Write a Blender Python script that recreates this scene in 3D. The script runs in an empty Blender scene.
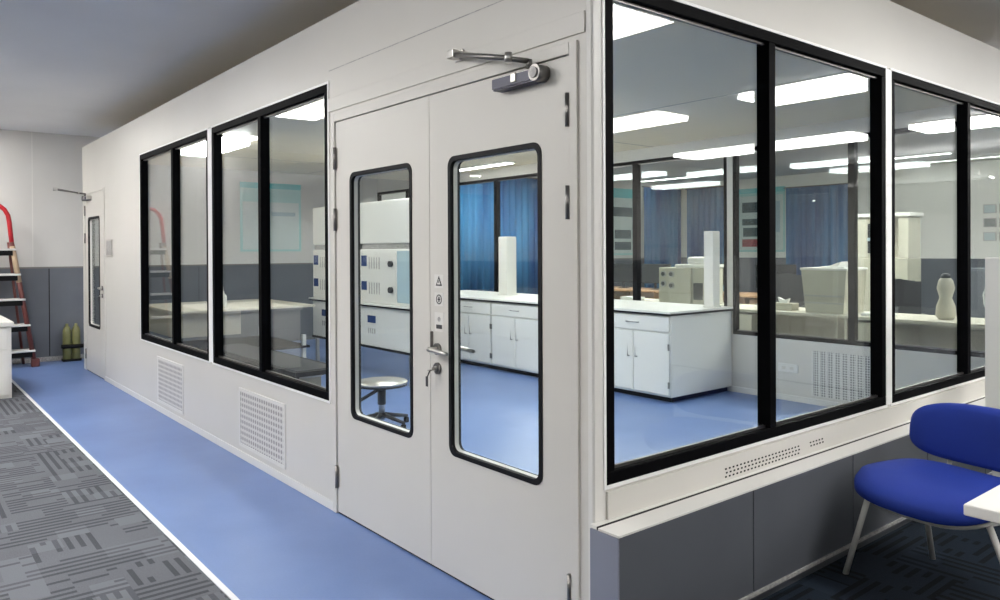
import bpy, bmesh, math, random
from mathutils import Vector, Matrix
random.seed(7)
C = bpy.context.scene.collection
PI = math.pi

# ------------------------------------------------------------------ materials
def new_mat(name):
    m = bpy.data.materials.new(name); m.use_nodes = True
    nt = m.node_tree; nt.nodes.clear()
    out = nt.nodes.new('ShaderNodeOutputMaterial')
    return m, nt, out

def mat(name, col, rough=0.5, metal=0.0, spec=0.5, noise=0.0, nscale=8.0, bump=0.0, bscale=200.0, coat=0.0, emit=None, estr=0.0):
    m, nt, out = new_mat(name)
    b = nt.nodes.new('ShaderNodeBsdfPrincipled')
    b.inputs['Base Color'].default_value = (*col, 1)
    b.inputs['Roughness'].default_value = rough
    b.inputs['Metallic'].default_value = metal
    b.inputs['Specular IOR Level'].default_value = spec
    b.inputs['Coat Weight'].default_value = coat
    tc = nt.nodes.new('ShaderNodeTexCoord')
    if noise > 0:
        n = nt.nodes.new('ShaderNodeTexNoise'); n.inputs['Scale'].default_value = nscale; n.inputs['Detail'].default_value = 4
        r = nt.nodes.new('ShaderNodeValToRGB')
        r.color_ramp.elements[0].position = 0.3; r.color_ramp.elements[1].position = 0.7
        r.color_ramp.elements[0].color = (*[c*(1-noise) for c in col], 1)
        r.color_ramp.elements[1].color = (*[min(1, c*(1+noise)) for c in col], 1)
        nt.links.new(tc.outputs['Object'], n.inputs['Vector']); nt.links.new(n.outputs['Fac'], r.inputs['Fac'])
        nt.links.new(r.outputs['Color'], b.inputs['Base Color'])
    if bump > 0:
        n = nt.nodes.new('ShaderNodeTexNoise'); n.inputs['Scale'].default_value = bscale
        bp = nt.nodes.new('ShaderNodeBump'); bp.inputs['Strength'].default_value = bump; bp.inputs['Distance'].default_value = 0.003
        nt.links.new(tc.outputs['Object'], n.inputs['Vector']); nt.links.new(n.outputs['Fac'], bp.inputs['Height'])
        nt.links.new(bp.outputs['Normal'], b.inputs['Normal'])
    if emit:
        b.inputs['Emission Color'].default_value = (*emit, 1); b.inputs['Emission Strength'].default_value = estr
    nt.links.new(b.outputs[0], out.inputs[0])
    return m

M = {}
M['panel'] = mat('white_steel_panel', (0.60, 0.58, 0.535), 0.42, noise=0.02, nscale=1.5)
M['panel2'] = mat('white_trim_enamel', (0.68, 0.665, 0.63), 0.4)
M['edge'] = mat('bright_white_edge', (0.86, 0.86, 0.84), 0.4)
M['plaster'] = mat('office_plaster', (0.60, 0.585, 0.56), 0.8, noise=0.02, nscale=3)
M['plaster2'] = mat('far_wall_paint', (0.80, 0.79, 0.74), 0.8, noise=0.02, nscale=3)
M['ceil'] = mat('ceiling_paint', (0.86, 0.86, 0.86), 0.7, noise=0.03, nscale=1)
M['ceilin'] = mat('inner_ceiling_panel', (0.88, 0.78, 0.60), 0.45, noise=0.03, nscale=1)
M['wains'] = mat('grey_wainscot', (0.115, 0.125, 0.145), 0.5, noise=0.05, nscale=4)
M['cabgrey'] = mat('grey_cladding', (0.082, 0.088, 0.100), 0.35, noise=0.05, nscale=3)
M['cladend'] = mat('grey_blue_cladding_end', (0.20, 0.21, 0.26), 0.35)
M['black'] = mat('black_aluminium', (0.0025, 0.0025, 0.003), 0.5, spec=0.02)
M['rubber'] = mat('black_rubber', (0.004, 0.004, 0.005), 0.6, spec=0.2)
M['dark'] = mat('dark_plastic', (0.02, 0.02, 0.024), 0.45)
M['navy'] = mat('navy_closer_cover', (0.03, 0.03, 0.07), 0.4)
M['legpaint'] = mat('pale_grey_leg_paint', (0.52, 0.51, 0.48), 0.35)
M['steel'] = mat('brushed_steel', (0.55, 0.53, 0.50), 0.3, metal=1.0)
M['dsteel'] = mat('dark_steel', (0.22, 0.21, 0.20), 0.35, metal=1.0)
M['white'] = mat('lab_white', (0.70, 0.69, 0.66), 0.4)
M['cream'] = mat('cream_plastic', (0.44, 0.415, 0.335), 0.5, noise=0.03, nscale=6)
M['beige'] = mat('beige_worktop', (0.56, 0.52, 0.43), 0.45, noise=0.04, nscale=5)
M['wood'] = mat('brown_wood', (0.42, 0.25, 0.14), 0.5, noise=0.15, nscale=12)
M['deskwhite'] = mat('white_laminate', (0.72, 0.70, 0.66), 0.4)
M['blue_seat'] = mat('royal_blue_fabric', (0.008, 0.028, 0.24), 0.75, spec=0.3, bump=0.25, bscale=500)
M['red'] = mat('red_plastic', (0.55, 0.02, 0.03), 0.4)
M['dred'] = mat('dark_red_rail', (0.13, 0.035, 0.03), 0.5)
M['tan'] = mat('tan_tape', (0.45, 0.33, 0.22), 0.6)
M['olive'] = mat('olive_canister', (0.13, 0.13, 0.045), 0.5, noise=0.1, nscale=20)
M['teal'] = mat('teal_print', (0.12, 0.50, 0.52), 0.5)
M['mintedge'] = mat('mint_border_print', (0.36, 0.62, 0.60), 0.5)
M['mint'] = mat('pale_mint_print', (0.55, 0.64, 0.62), 0.5)
M['pict'] = mat('dark_picture_print', (0.05, 0.09, 0.10), 0.5, noise=0.6, nscale=30)
M['redpict'] = mat('red_picture_print', (0.30, 0.05, 0.06), 0.5, noise=0.5, nscale=30)
M['lblue'] = mat('pale_blue_glaze', (0.38, 0.50, 0.55), 0.25)
M['dblue'] = mat('display_blue', (0.03, 0.06, 0.18), 0.2)
M['label'] = mat('grey_label', (0.35, 0.34, 0.33), 0.4, noise=0.3, nscale=60)
M['paper'] = mat('paper', (0.80, 0.80, 0.78), 0.7)
M['screen'] = mat('monitor_black', (0.012, 0.013, 0.016), 0.2)
M['seam'] = mat('shadow_gap_filler', (0.20, 0.19, 0.18), 0.7)
M['strip'] = mat('white_floor_strip', (0.80, 0.80, 0.82), 0.4)

def vinyl():
    m, nt, out = new_mat('blue_vinyl')
    b = nt.nodes.new('ShaderNodeBsdfPrincipled'); b.inputs['Roughness'].default_value = 0.34
    b.inputs['Specular IOR Level'].default_value = 0.45
    tc = nt.nodes.new('ShaderNodeTexCoord')
    n = nt.nodes.new('ShaderNodeTexNoise'); n.inputs['Scale'].default_value = 1.3; n.inputs['Detail'].default_value = 6
    n2 = nt.nodes.new('ShaderNodeTexNoise'); n2.inputs['Scale'].default_value = 90; n2.inputs['Detail'].default_value = 2
    r = nt.nodes.new('ShaderNodeValToRGB')
    r.color_ramp.elements[0].position = 0.3; r.color_ramp.elements[1].position = 0.72
    r.color_ramp.elements[0].color = (0.105, 0.172, 0.375, 1); r.color_ramp.elements[1].color = (0.15, 0.23, 0.46, 1)
    mx = nt.nodes.new('ShaderNodeMath'); mx.operation = 'MULTIPLY_ADD'; mx.inputs[1].default_value = 0.18
    nt.links.new(tc.outputs['Object'], n.inputs['Vector']); nt.links.new(tc.outputs['Object'], n2.inputs['Vector'])
    ad = nt.nodes.new('ShaderNodeMath'); ad.operation = 'SUBTRACT'; ad.inputs[1].default_value = 0.09
    nt.links.new(n2.outputs['Fac'], mx.inputs[0]); nt.links.new(n.outputs['Fac'], mx.inputs[2])
    nt.links.new(mx.outputs[0], ad.inputs[0]); nt.links.new(ad.outputs[0], r.inputs['Fac'])
    nt.links.new(r.outputs['Color'], b.inputs['Base Color']); nt.links.new(b.outputs[0], out.inputs[0])
    return m
M['vinyl'] = vinyl()

def carpet(name, dark, mid, light, tile=0.55):
    """woven carpet tiles: every tile is split in blocks of short strokes running one way or the other"""
    m, nt, out = new_mat(name)
    L = nt.links.new
    def math_(op, a=None, b=None, c=None):
        n = nt.nodes.new('ShaderNodeMath'); n.operation = op
        for i, v in enumerate((a, b, c)):
            if v is None: continue
            if isinstance(v, (int, float)): n.inputs[i].default_value = v
            else: L(v, n.inputs[i])
        return n.outputs[0]
    tc = nt.nodes.new('ShaderNodeTexCoord'); sp = nt.nodes.new('ShaderNodeSeparateXYZ'); L(tc.outputs['Object'], sp.inputs[0])
    x, y = sp.outputs['X'], sp.outputs['Y']
    def cell(sx, sy, seed):
        cx = math_('FLOOR', math_('MULTIPLY', x, sx)); cy = math_('FLOOR', math_('MULTIPLY', y, sy))
        cb = nt.nodes.new('ShaderNodeCombineXYZ'); L(cx, cb.inputs[0]); L(cy, cb.inputs[1]); cb.inputs[2].default_value = seed
        w = nt.nodes.new('ShaderNodeTexWhiteNoise'); w.noise_dimensions = '3D'; L(cb.outputs[0], w.inputs['Vector'])
        return w.outputs['Value']
    t = 1/tile
    big = cell(t*2, t*2, 1.0)           # direction of strokes per block
    sub = cell(t*4, t*2, 2.0); sub2 = cell(t*2, t*4, 5.0)
    sx = math_('FRACT', math_('MULTIPLY', x, 20.0)); sy = math_('FRACT', math_('MULTIPLY', y, 20.0))
    stx = math_('GREATER_THAN', sx, 0.52); sty = math_('GREATER_THAN', sy, 0.52)
    dirn = math_('GREATER_THAN', big, 0.42)
    stroke = math_('ADD', math_('MULTIPLY', stx, dirn), math_('MULTIPLY', sty, math_('SUBTRACT', 1.0, dirn)))
    on = math_('GREATER_THAN', math_('ADD', math_('MULTIPLY', sub, 0.6), math_('MULTIPLY', sub2, 0.6)), 0.30)
    stroke = math_('MULTIPLY', stroke, on)
    ln = cell(20.0, 7.0, 3.0); ln2 = cell(7.0, 20.0, 4.0)
    brk = math_('ADD', math_('MULTIPLY', ln, dirn), math_('MULTIPLY', ln2, math_('SUBTRACT', 1.0, dirn)))
    stroke = math_('MULTIPLY', stroke, math_('GREATER_THAN', brk, 0.22))
    n = nt.nodes.new('ShaderNodeTexNoise'); n.inputs['Scale'].default_value = 160; n.inputs['Detail'].default_value = 3; L(tc.outputs['Object'], n.inputs['Vector'])
    n3 = nt.nodes.new('ShaderNodeTexNoise'); n3.inputs['Scale'].default_value = 2.2; L(tc.outputs['Object'], n3.inputs['Vector'])
    blk = math_('MULTIPLY', math_('GREATER_THAN', cell(t*4, t*4, 8.0), 0.8), 0.25)
    f = math_('ADD', math_('MULTIPLY', stroke, 0.5), math_('MULTIPLY', n.outputs['Fac'], 0.42))
    f = math_('ADD', f, math_('SUBTRACT', math_('MULTIPLY', n3.outputs['Fac'], 0.25), 0.1))
    f = math_('SUBTRACT', f, blk)
    r = nt.nodes.new('ShaderNodeValToRGB'); e = r.color_ramp.elements
    e[0].position = 0.1; e[0].color = (*light, 1); e[1].position = 0.85; e[1].color = (*dark, 1)
    k = e.new(0.45); k.color = (*mid, 1)
    L(f, r.inputs['Fac'])
    b = nt.nodes.new('ShaderNodeBsdfPrincipled'); b.inputs['Roughness'].default_value = 0.95; b.inputs['Specular IOR Level'].default_value = 0.15
    bp = nt.nodes.new('ShaderNodeBump'); bp.inputs['Strength'].default_value = 0.4; bp.inputs['Distance'].default_value = 0.004
    L(n.outputs['Fac'], bp.inputs['Height']); L(bp.outputs['Normal'], b.inputs['Normal'])
    L(r.outputs['Color'], b.inputs['Base Color']); L(b.outputs[0], out.inputs[0])
    return m
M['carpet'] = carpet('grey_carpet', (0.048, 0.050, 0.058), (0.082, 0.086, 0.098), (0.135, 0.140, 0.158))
M['shadecarpet'] = carpet('shaded_blue_carpet', (0.002, 0.003, 0.005), (0.004, 0.007, 0.011), (0.013, 0.021, 0.033))  # same weave, bluer, with the dimmer light of this side darkened into it

def glass(name, tint, refl=1.0):
    """thin architectural pane: clear straight through, mirror reflection rising with the angle"""
    m, nt, out = new_mat(name); L = nt.links.new
    g = nt.nodes.new('ShaderNodeNewGeometry'); d = nt.nodes.new('ShaderNodeVectorMath'); d.operation = 'DOT_PRODUCT'
    L(g.outputs['Normal'], d.inputs[0]); L(g.outputs['Incoming'], d.inputs[1])
    def mt(op, a, b=None):
        n = nt.nodes.new('ShaderNodeMath'); n.operation = op
        for i, v in enumerate((a, b)):
            if v is None: continue
            if isinstance(v, (int, float)): n.inputs[i].default_value = v
            else: L(v, n.inputs[i])
        return n.outputs[0]
    c = mt('ABSOLUTE', d.outputs['Value'])
    p5 = mt('POWER', mt('SUBTRACT', 1.0, c), 5.0)
    f = mt('MULTIPLY', mt('ADD', mt('MULTIPLY', p5, 0.96), 0.04), refl)
    f = mt('MINIMUM', f, 1.0)
    tr = nt.nodes.new('ShaderNodeBsdfTransparent'); tr.inputs[0].default_value = (*tint, 1)
    gl = nt.nodes.new('ShaderNodeBsdfGlossy'); gl.inputs['Roughness'].default_value = 0.0
    mx = nt.nodes.new('ShaderNodeMixShader'); L(f, mx.inputs[0]); L(tr.outputs[0], mx.inputs[1]); L(gl.outputs[0], mx.inputs[2])
    L(mx.outputs[0], out.inputs[0])
    return m
M['glass'] = glass('window_glass', (0.93, 0.955, 0.945))

def curtain_mat():
    m, nt, out = new_mat('blue_curtain'); L = nt.links.new
    b = nt.nodes.new('ShaderNodeBsdfPrincipled'); b.inputs['Roughness'].default_value = 0.85
    tc = nt.nodes.new('ShaderNodeTexCoord'); mp = nt.nodes.new('ShaderNodeMapping'); mp.inputs['Scale'].default_value = (2.0, 2.0, 0.25)
    n = nt.nodes.new('ShaderNodeTexNoise'); n.inputs['Scale'].default_value = 1.6; n.inputs['Detail'].default_value = 3
    r = nt.nodes.new('ShaderNodeValToRGB'); r.color_ramp.elements[0].position = 0.35; r.color_ramp.elements[1].position = 0.68
    r.color_ramp.elements[0].color = (0.003, 0.045, 0.19, 1); r.color_ramp.elements[1].color = (0.045, 0.20, 0.40, 1)
    L(tc.outputs['Object'], mp.inputs[0]); L(mp.outputs[0], n.inputs['Vector']); L(n.outputs['Fac'], r.inputs['Fac'])
    L(r.outputs['Color'], b.inputs['Base Color']); L(b.outputs[0], out.inputs[0])
    return m
M['curtain'] = curtain_mat()

def perf(name, ax, base, hole, pitch=0.014, thr=0.30):
    """sheet pierced by rows of round holes; ax = the horizontal axis the sheet runs along"""
    m, nt, out = new_mat(name); L = nt.links.new
    def mt(op, a, b=None):
        n = nt.nodes.new('ShaderNodeMath'); n.operation = op
        for i, v in enumerate((a, b)):
            if v is None: continue
            if isinstance(v, (int, float)): n.inputs[i].default_value = v
            else: L(v, n.inputs[i])
        return n.outputs[0]
    tc = nt.nodes.new('ShaderNodeTexCoord'); sp = nt.nodes.new('ShaderNodeSeparateXYZ'); L(tc.outputs['Object'], sp.inputs[0])
    u = mt('SUBTRACT', mt('FRACT', mt('DIVIDE', sp.outputs[ax], pitch)), 0.5)
    v = mt('SUBTRACT', mt('FRACT', mt('DIVIDE', sp.outputs['Z'], pitch)), 0.5)
    rr = mt('SQRT', mt('ADD', mt('MULTIPLY', u, u), mt('MULTIPLY', v, v)))
    h = mt('LESS_THAN', rr, thr)
    mx = nt.nodes.new('ShaderNodeMix'); mx.data_type = 'RGBA'; L(h, mx.inputs[0])
    mx.inputs[6].default_value = (*base, 1); mx.inputs[7].default_value = (*hole, 1)
    b = nt.nodes.new('ShaderNodeBsdfPrincipled'); b.inputs['Roughness'].default_value = 0.45
    L(mx.outputs[2], b.inputs['Base Color']); L(b.outputs[0], out.inputs[0])
    return m
M['perf'] = perf('perforated_sheet', 'X', (0.60, 0.58, 0.55), (0.28, 0.27, 0.26), 0.038, 0.34)
M['perfb'] = perf('perforated_sheet_back', 'X', (0.62, 0.61, 0.58), (0.20, 0.20, 0.19), 0.022, 0.36)

def lamp_mat(name, col, s):
    m, nt, out = new_mat(name)
    e = nt.nodes.new('ShaderNodeEmission'); e.inputs[0].default_value = (*col, 1); e.inputs[1].default_value = s
    nt.links.new(e.outputs[0], out.inputs[0]); return m
LAMP_OFFICE = 16.5
LAMP_LAB = 15.5
M['lamp'] = lamp_mat('office_lamp_diffuser', (1.0, 0.985, 0.96), LAMP_OFFICE)
M['lampfill'] = lamp_mat('ceiling_fill_diffuser', (1.0, 0.98, 0.95), 45.0)  # glow of the unseen uplights added for the ceilings
M['lampthin'] = lamp_mat('strip_lamp_diffuser', (1.0, 0.99, 0.97), 5.0)
M['lamplab'] = lamp_mat('lab_lamp_diffuser', (0.97, 1.0, 1.0), LAMP_LAB)

# ------------------------------------------------------------------ mesh builder
class MB:
    def __init__(s): s.bm = bmesh.new(); s.mats = []
    def mi(s, m):
        if m not in s.mats: s.mats.append(m)
        return s.mats.index(m)
    def faces(s, fs, m):
        i = s.mi(m)
        for f in fs: f.material_index = i
    def box(s, x0, x1, y0, y1, z0, z1, m=None, bev=0.0, rot=None, piv=None):
        if x0 > x1: x0, x1 = x1, x0
        if y0 > y1: y0, y1 = y1, y0
        if z0 > z1: z0, z1 = z1, z0
        old = set(s.bm.faces) if bev > 0 else None
        r = bmesh.ops.create_cube(s.bm, size=1.0); vs = r['verts']
        for v in vs:
            v.co = Vector(((x0+x1)/2 + v.co.x*(x1-x0), (y0+y1)/2 + v.co.y*(y1-y0), (z0+z1)/2 + v.co.z*(z1-z0)))
        fs = set(f for v in vs for f in v.link_faces)
        if bev > 0:
            es = list(set(e for v in vs for e in v.link_edges))
            bev = min(bev, 0.45*min(x1-x0, y1-y0, z1-z0))
            rr = bmesh.ops.bevel(s.bm, geom=es, offset=bev, segments=2, affect='EDGES', profile=0.5)
            fs = set(f for f in s.bm.faces if f not in old)
            vs = list(set(v for f in fs for v in f.verts))
        s.faces(fs, m)
        if rot is not None:
            bmesh.ops.rotate(s.bm, verts=vs, cent=piv or ((x0+x1)/2, (y0+y1)/2, (z0+z1)/2), matrix=rot)
        return s
    def tube(s, pts, r, m=None, n=10, cap=True):
        pts = [Vector(p) for p in pts]; rings = []
        rs = r if isinstance(r, (list, tuple)) else [r]*len(pts)
        up = None
        for i, p in enumerate(pts):
            if i == 0: d = pts[1]-pts[0]
            elif i == len(pts)-1: d = pts[-1]-pts[-2]
            else: d = (pts[i+1]-pts[i]).normalized() + (pts[i]-pts[i-1]).normalized()
            d.normalize()
            if up is None: up = Vector((0, 0, 1)) if abs(d.z) < 0.9 else Vector((1, 0, 0))
            a = d.cross(up).normalized(); b = a.cross(d).normalized(); up = b
            rings.append([s.bm.verts.new(p + (a*math.cos(2*PI*k/n) + b*math.sin(2*PI*k/n))*rs[i]) for k in range(n)])
        fs = []
        for i in range(len(rings)-1):
            for k in range(n):
                f = s.bm.faces.new((rings[i][k], rings[i][(k+1) % n], rings[i+1][(k+1) % n], rings[i+1][k])); f.smooth = True; fs.append(f)
        if cap:
            fs.append(s.bm.faces.new(rings[0][::-1])); fs.append(s.bm.faces.new(rings[-1]))
        s.faces(fs, m); return s
    def lathe(s, prof, m=None, c=(0, 0, 0), n=24):
        rings = [[s.bm.verts.new((c[0]+r*math.cos(2*PI*k/n), c[1]+r*math.sin(2*PI*k/n), c[2]+z)) for k in range(n)] for r, z in prof]
        fs = []
        for i in range(len(rings)-1):
            for k in range(n):
                f = s.bm.faces.new((rings[i][k], rings[i][(k+1) % n], rings[i+1][(k+1) % n], rings[i+1][k])); f.smooth = True; fs.append(f)
        fs.append(s.bm.faces.new(rings[0][::-1])); fs.append(s.bm.faces.new(rings[-1]))
        s.faces(fs, m); return s
    def ring(s, outer, inner, y0, y1, m=None):
        """frame between two closed x,z outlines with the same count, from depth y0 to y1"""
        n = len(outer)
        A = [s.bm.verts.new((x, y0, z)) for x, z in outer]; B = [s.bm.verts.new((x, y0, z)) for x, z in inner]
        A2 = [s.bm.verts.new((x, y1, z)) for x, z in outer]; B2 = [s.bm.verts.new((x, y1, z)) for x, z in inner]
        fs = []
        for k in range(n):
            j = (k+1) % n
            for q in ((A[k], A[j], B[j], B[k]), (A2[j], A2[k], B2[k], B2[j]), (A[j], A[k], A2[k], A2[j]), (B[k], B[j], B2[j], B2[k])):
                fs.append(s.bm.faces.new(q))
        s.faces(fs, m); return s
    def prism(s, poly, ax, a0, a1, m=None, smooth=False):
        """polygon extruded along axis ax; poly in the two other axes, in order"""
        def P(u, v, w):
            return {'x': (w, u, v), 'y': (u, w, v), 'z': (u, v, w)}[ax]
        A = [s.bm.verts.new(P(u, v, a0)) for u, v in poly]; B = [s.bm.verts.new(P(u, v, a1)) for u, v in poly]
        fs = [s.bm.faces.new(A[::-1]), s.bm.faces.new(B)]
        n = len(poly)
        for k in range(n):
            j = (k+1) % n; f = s.bm.faces.new((A[k], A[j], B[j], B[k])); f.smooth = smooth; fs.append(f)
        s.faces(fs, m); return s
    def build(s, name, parent=None, default=None):
        bmesh.ops.recalc_face_normals(s.bm, faces=s.bm.faces)
        me = bpy.data.meshes.new(name)
        s.bm.to_mesh(me); s.bm.free()
        for m in s.mats: me.materials.append(M[m] if isinstance(m, str) else m)
        o = bpy.data.objects.new(name, me); C.objects.link(o)
        if parent is not None: o.parent = parent; o.matrix_parent_inverse = Matrix.Identity(4); offset_into(o, parent)
        return o

def offset_into(o, parent):
    """mesh coordinates were written in world space: express them in the parent's frame"""
    W = parent.matrix_basis.copy(); q = parent.parent
    while q is not None: W = q.matrix_basis @ W; q = q.parent
    o.data.transform(W.inverted())

def setp(o, label=None, cat=None, group=None, kind=None):
    if label: o['label'] = label
    if cat: o['category'] = cat
    if group: o['group'] = group
    if kind: o['kind'] = kind
    return o
def thing(name, loc, label, cat, group=None, rz=0):
    o = bpy.data.objects.new(name, None); C.objects.link(o); o.empty_display_size = 0.1
    o.location = loc; o.rotation_euler = (0, 0, rz); o.matrix_basis = Matrix.Translation(loc) @ Matrix.Rotation(rz, 4, 'Z')
    return setp(o, label, cat, group)
def struct_empty(name, loc, label=None):
    o = bpy.data.objects.new(name, None); C.objects.link(o); o.matrix_basis = Matrix.Translation(loc)
    o['kind'] = 'structure'
    if label: o['label'] = label
    return o
def struct(name, mb, label=None):
    o = mb.build(name); o['kind'] = 'structure'
    if label: o['label'] = label
    return o
def copy_tree(o, parent=None):
    c = o.copy(); C.objects.link(c)
    if parent is not None: c.parent = parent
    for ch in list(o.children): copy_tree(ch, c)
    return c
def rrect(x0, x1, z0, z1, r, n=6):
    pts = []
    for cx, cz, a in ((x1-r, z1-r, 0), (x0+r, z1-r, 90), (x0+r, z0+r, 180), (x1-r, z0+r, 270)):
        for k in range(n+1):
            t = math.radians(a + 90*k/n); pts.append((cx + r*math.cos(t), cz + r*math.sin(t)))
    return pts

# ------------------------------------------------------------------ the room
XE, YF, YN, XO = -9.6, 13.0, -6.0, 7.0      # end wall, far wall, near wall, outer wall
YB, XL = 4.68, -8.62                        # back wall of the glass room, end of its front wall
ZC, ZL, ZT = 2.98, 2.55, 2.705              # office ceiling, lab ceiling, top of the partition

b = MB(); b.box(XE, XO, YN, YF, -0.10, -0.012, 'carpet'); struct('floor', b, 'grey patterned carpet tile floor of the office')
b = MB(); b.box(XE, 0.0, -0.79, YB+0.06, -0.012, 0.0, 'vinyl')
o = struct('floor_blue_vinyl', b, 'glossy blue vinyl floor of the glass room and the strip in front of it'); o.name = 'floor_vinyl'
b = MB(); b.box(XE, -0.0, -3.9, -0.815, -0.012, -0.001, 'carpet'); struct('floor_carpet', b, 'grey carpet beside the white edge strip')
b = MB(); b.box(0.0, XO, -3.9, 9.0, -0.012, 0.0, 'shadecarpet'); struct('floor_shaded_carpet', b, 'bluish carpet with pale strokes under the blue chair, shade put into its dark colour')
b = MB(); b.box(XE, -0.0, -0.815, -0.79, -0.012, 0.004, 'strip', bev=0.001); struct('trim_1', b, 'white strip between blue vinyl and grey carpet')
b = MB(); b.box(XE, XO, YN, YF, ZC, ZC+0.1, 'ceil'); struct('ceiling', b, 'pale grey office ceiling')
b = MB()
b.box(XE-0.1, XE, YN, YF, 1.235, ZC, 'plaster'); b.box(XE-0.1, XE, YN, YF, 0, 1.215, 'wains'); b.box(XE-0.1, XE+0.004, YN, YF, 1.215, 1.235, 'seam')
for yy in (-0.40, -1.62, -2.84): b.box(XE-0.02, XE+0.003, yy-0.006, yy+0.006, 1.24, ZC, 'panel2')
for yy in (-0.22, -1.62): b.box(XE-0.02, XE+0.003, yy-0.005, yy+0.005, 0.07, 1.21, 'rubber')
struct('wall_left', b, 'pale end wall with dark grey wainscot')
b = MB(); b.box(XE, XE+0.012, YN, 0.5, 0, 0.06, 'label', bev=0.003); struct('baseboard_left', b)
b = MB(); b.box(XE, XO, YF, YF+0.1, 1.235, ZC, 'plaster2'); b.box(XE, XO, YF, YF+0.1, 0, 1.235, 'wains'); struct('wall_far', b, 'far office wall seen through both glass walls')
b = MB(); b.box(XE, XO, YN-0.1, YN, 1.235, ZC, 'plaster'); b.box(XE, XO, YN-0.1, YN, 0, 1.235, 'wains'); struct('wall_near', b)
b = MB(); b.box(XO, XO+0.1, YN, YF, 1.235, ZC, 'plaster'); b.box(XO, XO+0.1, YN, YF, 0, 1.235, 'wains'); struct('wall_outer', b)

# the two partition walls and the back wall of the glass room
T = 0.06
WT_L, WT_R, WB = 2.34, 2.365, 0.595
b = MB()
def fw(x0, x1, z0, z1): b.box(x0, x1, 0, T, z0, z1, 'panel')
fw(XL, -8.46, 0, ZT); fw(-8.46, -7.48, 2.115, ZT); fw(-7.48, -5.935, 0, ZT)
fw(-5.935, -2.008, 0, WB); fw(-5.935, -2.008, WT_L, ZT); fw(-3.99, -3.904, WB, WT_L)
fw(-2.008, -1.925, 0, ZT); fw(-1.925, -0.114, 2.118, ZT); fw(-0.114, 0, 0, ZT)
struct('wall_front', b, 'long cream steel partition wall with the double door and framed windows')
b = MB()
def rw(y0, y1, z0, z1): b.box(-T, 0, y0, y1, z0, z1, 'panel')
rw(T, 4.62, 0, WB); rw(T, YB+T, WT_R, ZT+0.03); rw(2.19, 2.254, WB, WT_R); rw(4.40, YB+T, 0, WT_R)
b.box(-T, 0, 4.55, YB+T, 0, WB, 'panel')
struct('wall_right', b, 'short cream partition wall with tall windows above grey cladding')
b = MB()
def bw(x0, x1, z0, z1): b.box(x0, x1, YB, YB+T, z0, z1, 'panel')
BP = [(-0.20, -0.135), (-2.665, -2.595), (-5.145, -5.075), (-7.62, -7.55)]
bw(XE, -T, 0, 0.575); bw(XE, -T, 2.42, ZT)
for p in BP: bw(p[0], p[1], 0.575, 2.42)
bw(-T-0.08, -T, 0.575, 2.42)
struct('wall_back', b, 'low white back wall of the glass room under its windows')
b = MB(); b.box(XL, -T, T, YB, ZL, ZL+0.05, 'ceilin')
for xx in (-3.6, -7.2): b.box(xx-0.004, xx+0.004, T, YB, ZL-0.002, ZL, 'seam')
b.box(XL, -T, 2.9, 2.906, ZL-0.002, ZL, 'seam')
struct('ceiling_lab', b, 'grey panelled ceiling inside the glass room').name = 'ceiling_inner'
b = MB(); b.box(-3.0, -T, YB-0.012, YB, 0, 0.055, 'panel2', bev=0.003); struct('baseboard_back', b)
b = MB(); b.box(-7.48, -1.96, -0.008, 0, 0, 0.05, 'panel2', bev=0.002); struct('baseboard_front', b, 'thin pale skirting along the front partition')

# corner post and door surround
b = MB(); b.prism([(-0.026, -0.010), (-0.004, -0.012), (0.003, -0.006), (0.004, 0.046), (0.0, 0.048), (-0.0, 0.0), (-0.026, 0.0)], 'z', 0.0, ZT, 'panel2')
struct('trim_2', b, 'cream corner post between the front and right partition walls')
b = MB()
b.box(-1.965, -1.925, -0.010, 0.03, 0, 2.16, 'panel', bev=0.002); b.box(-0.114, -0.075, -0.010, 0.03, 0, 2.16, 'panel', bev=0.002)
b.box(-1.9245, -0.1145, -0.010, 0.03, 2.118, 2.16, 'panel', bev=0.002)
b.box(-2.0, -0.04, -0.006, 0.0, 2.18, 2.255, 'panel', bev=0.002)
b.box(-2.0, -0.03, -0.0012, 0.0, 2.405, 2.409, 'label')
struct('trim_3', b, 'flat cream surround of the double door')
b = MB()
b.box(-8.50, -8.46, -0.008, 0.03, 0, 2.14, 'panel', bev=0.002); b.box(-7.48, -7.44, -0.008, 0.03, 0, 2.14, 'panel', bev=0.002); b.box(-8.4595, -7.4805, -0.008, 0.03, 2.115, 2.14, 'panel', bev=0.002)
struct('trim_4', b, 'cream surround of the far single door')

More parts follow.
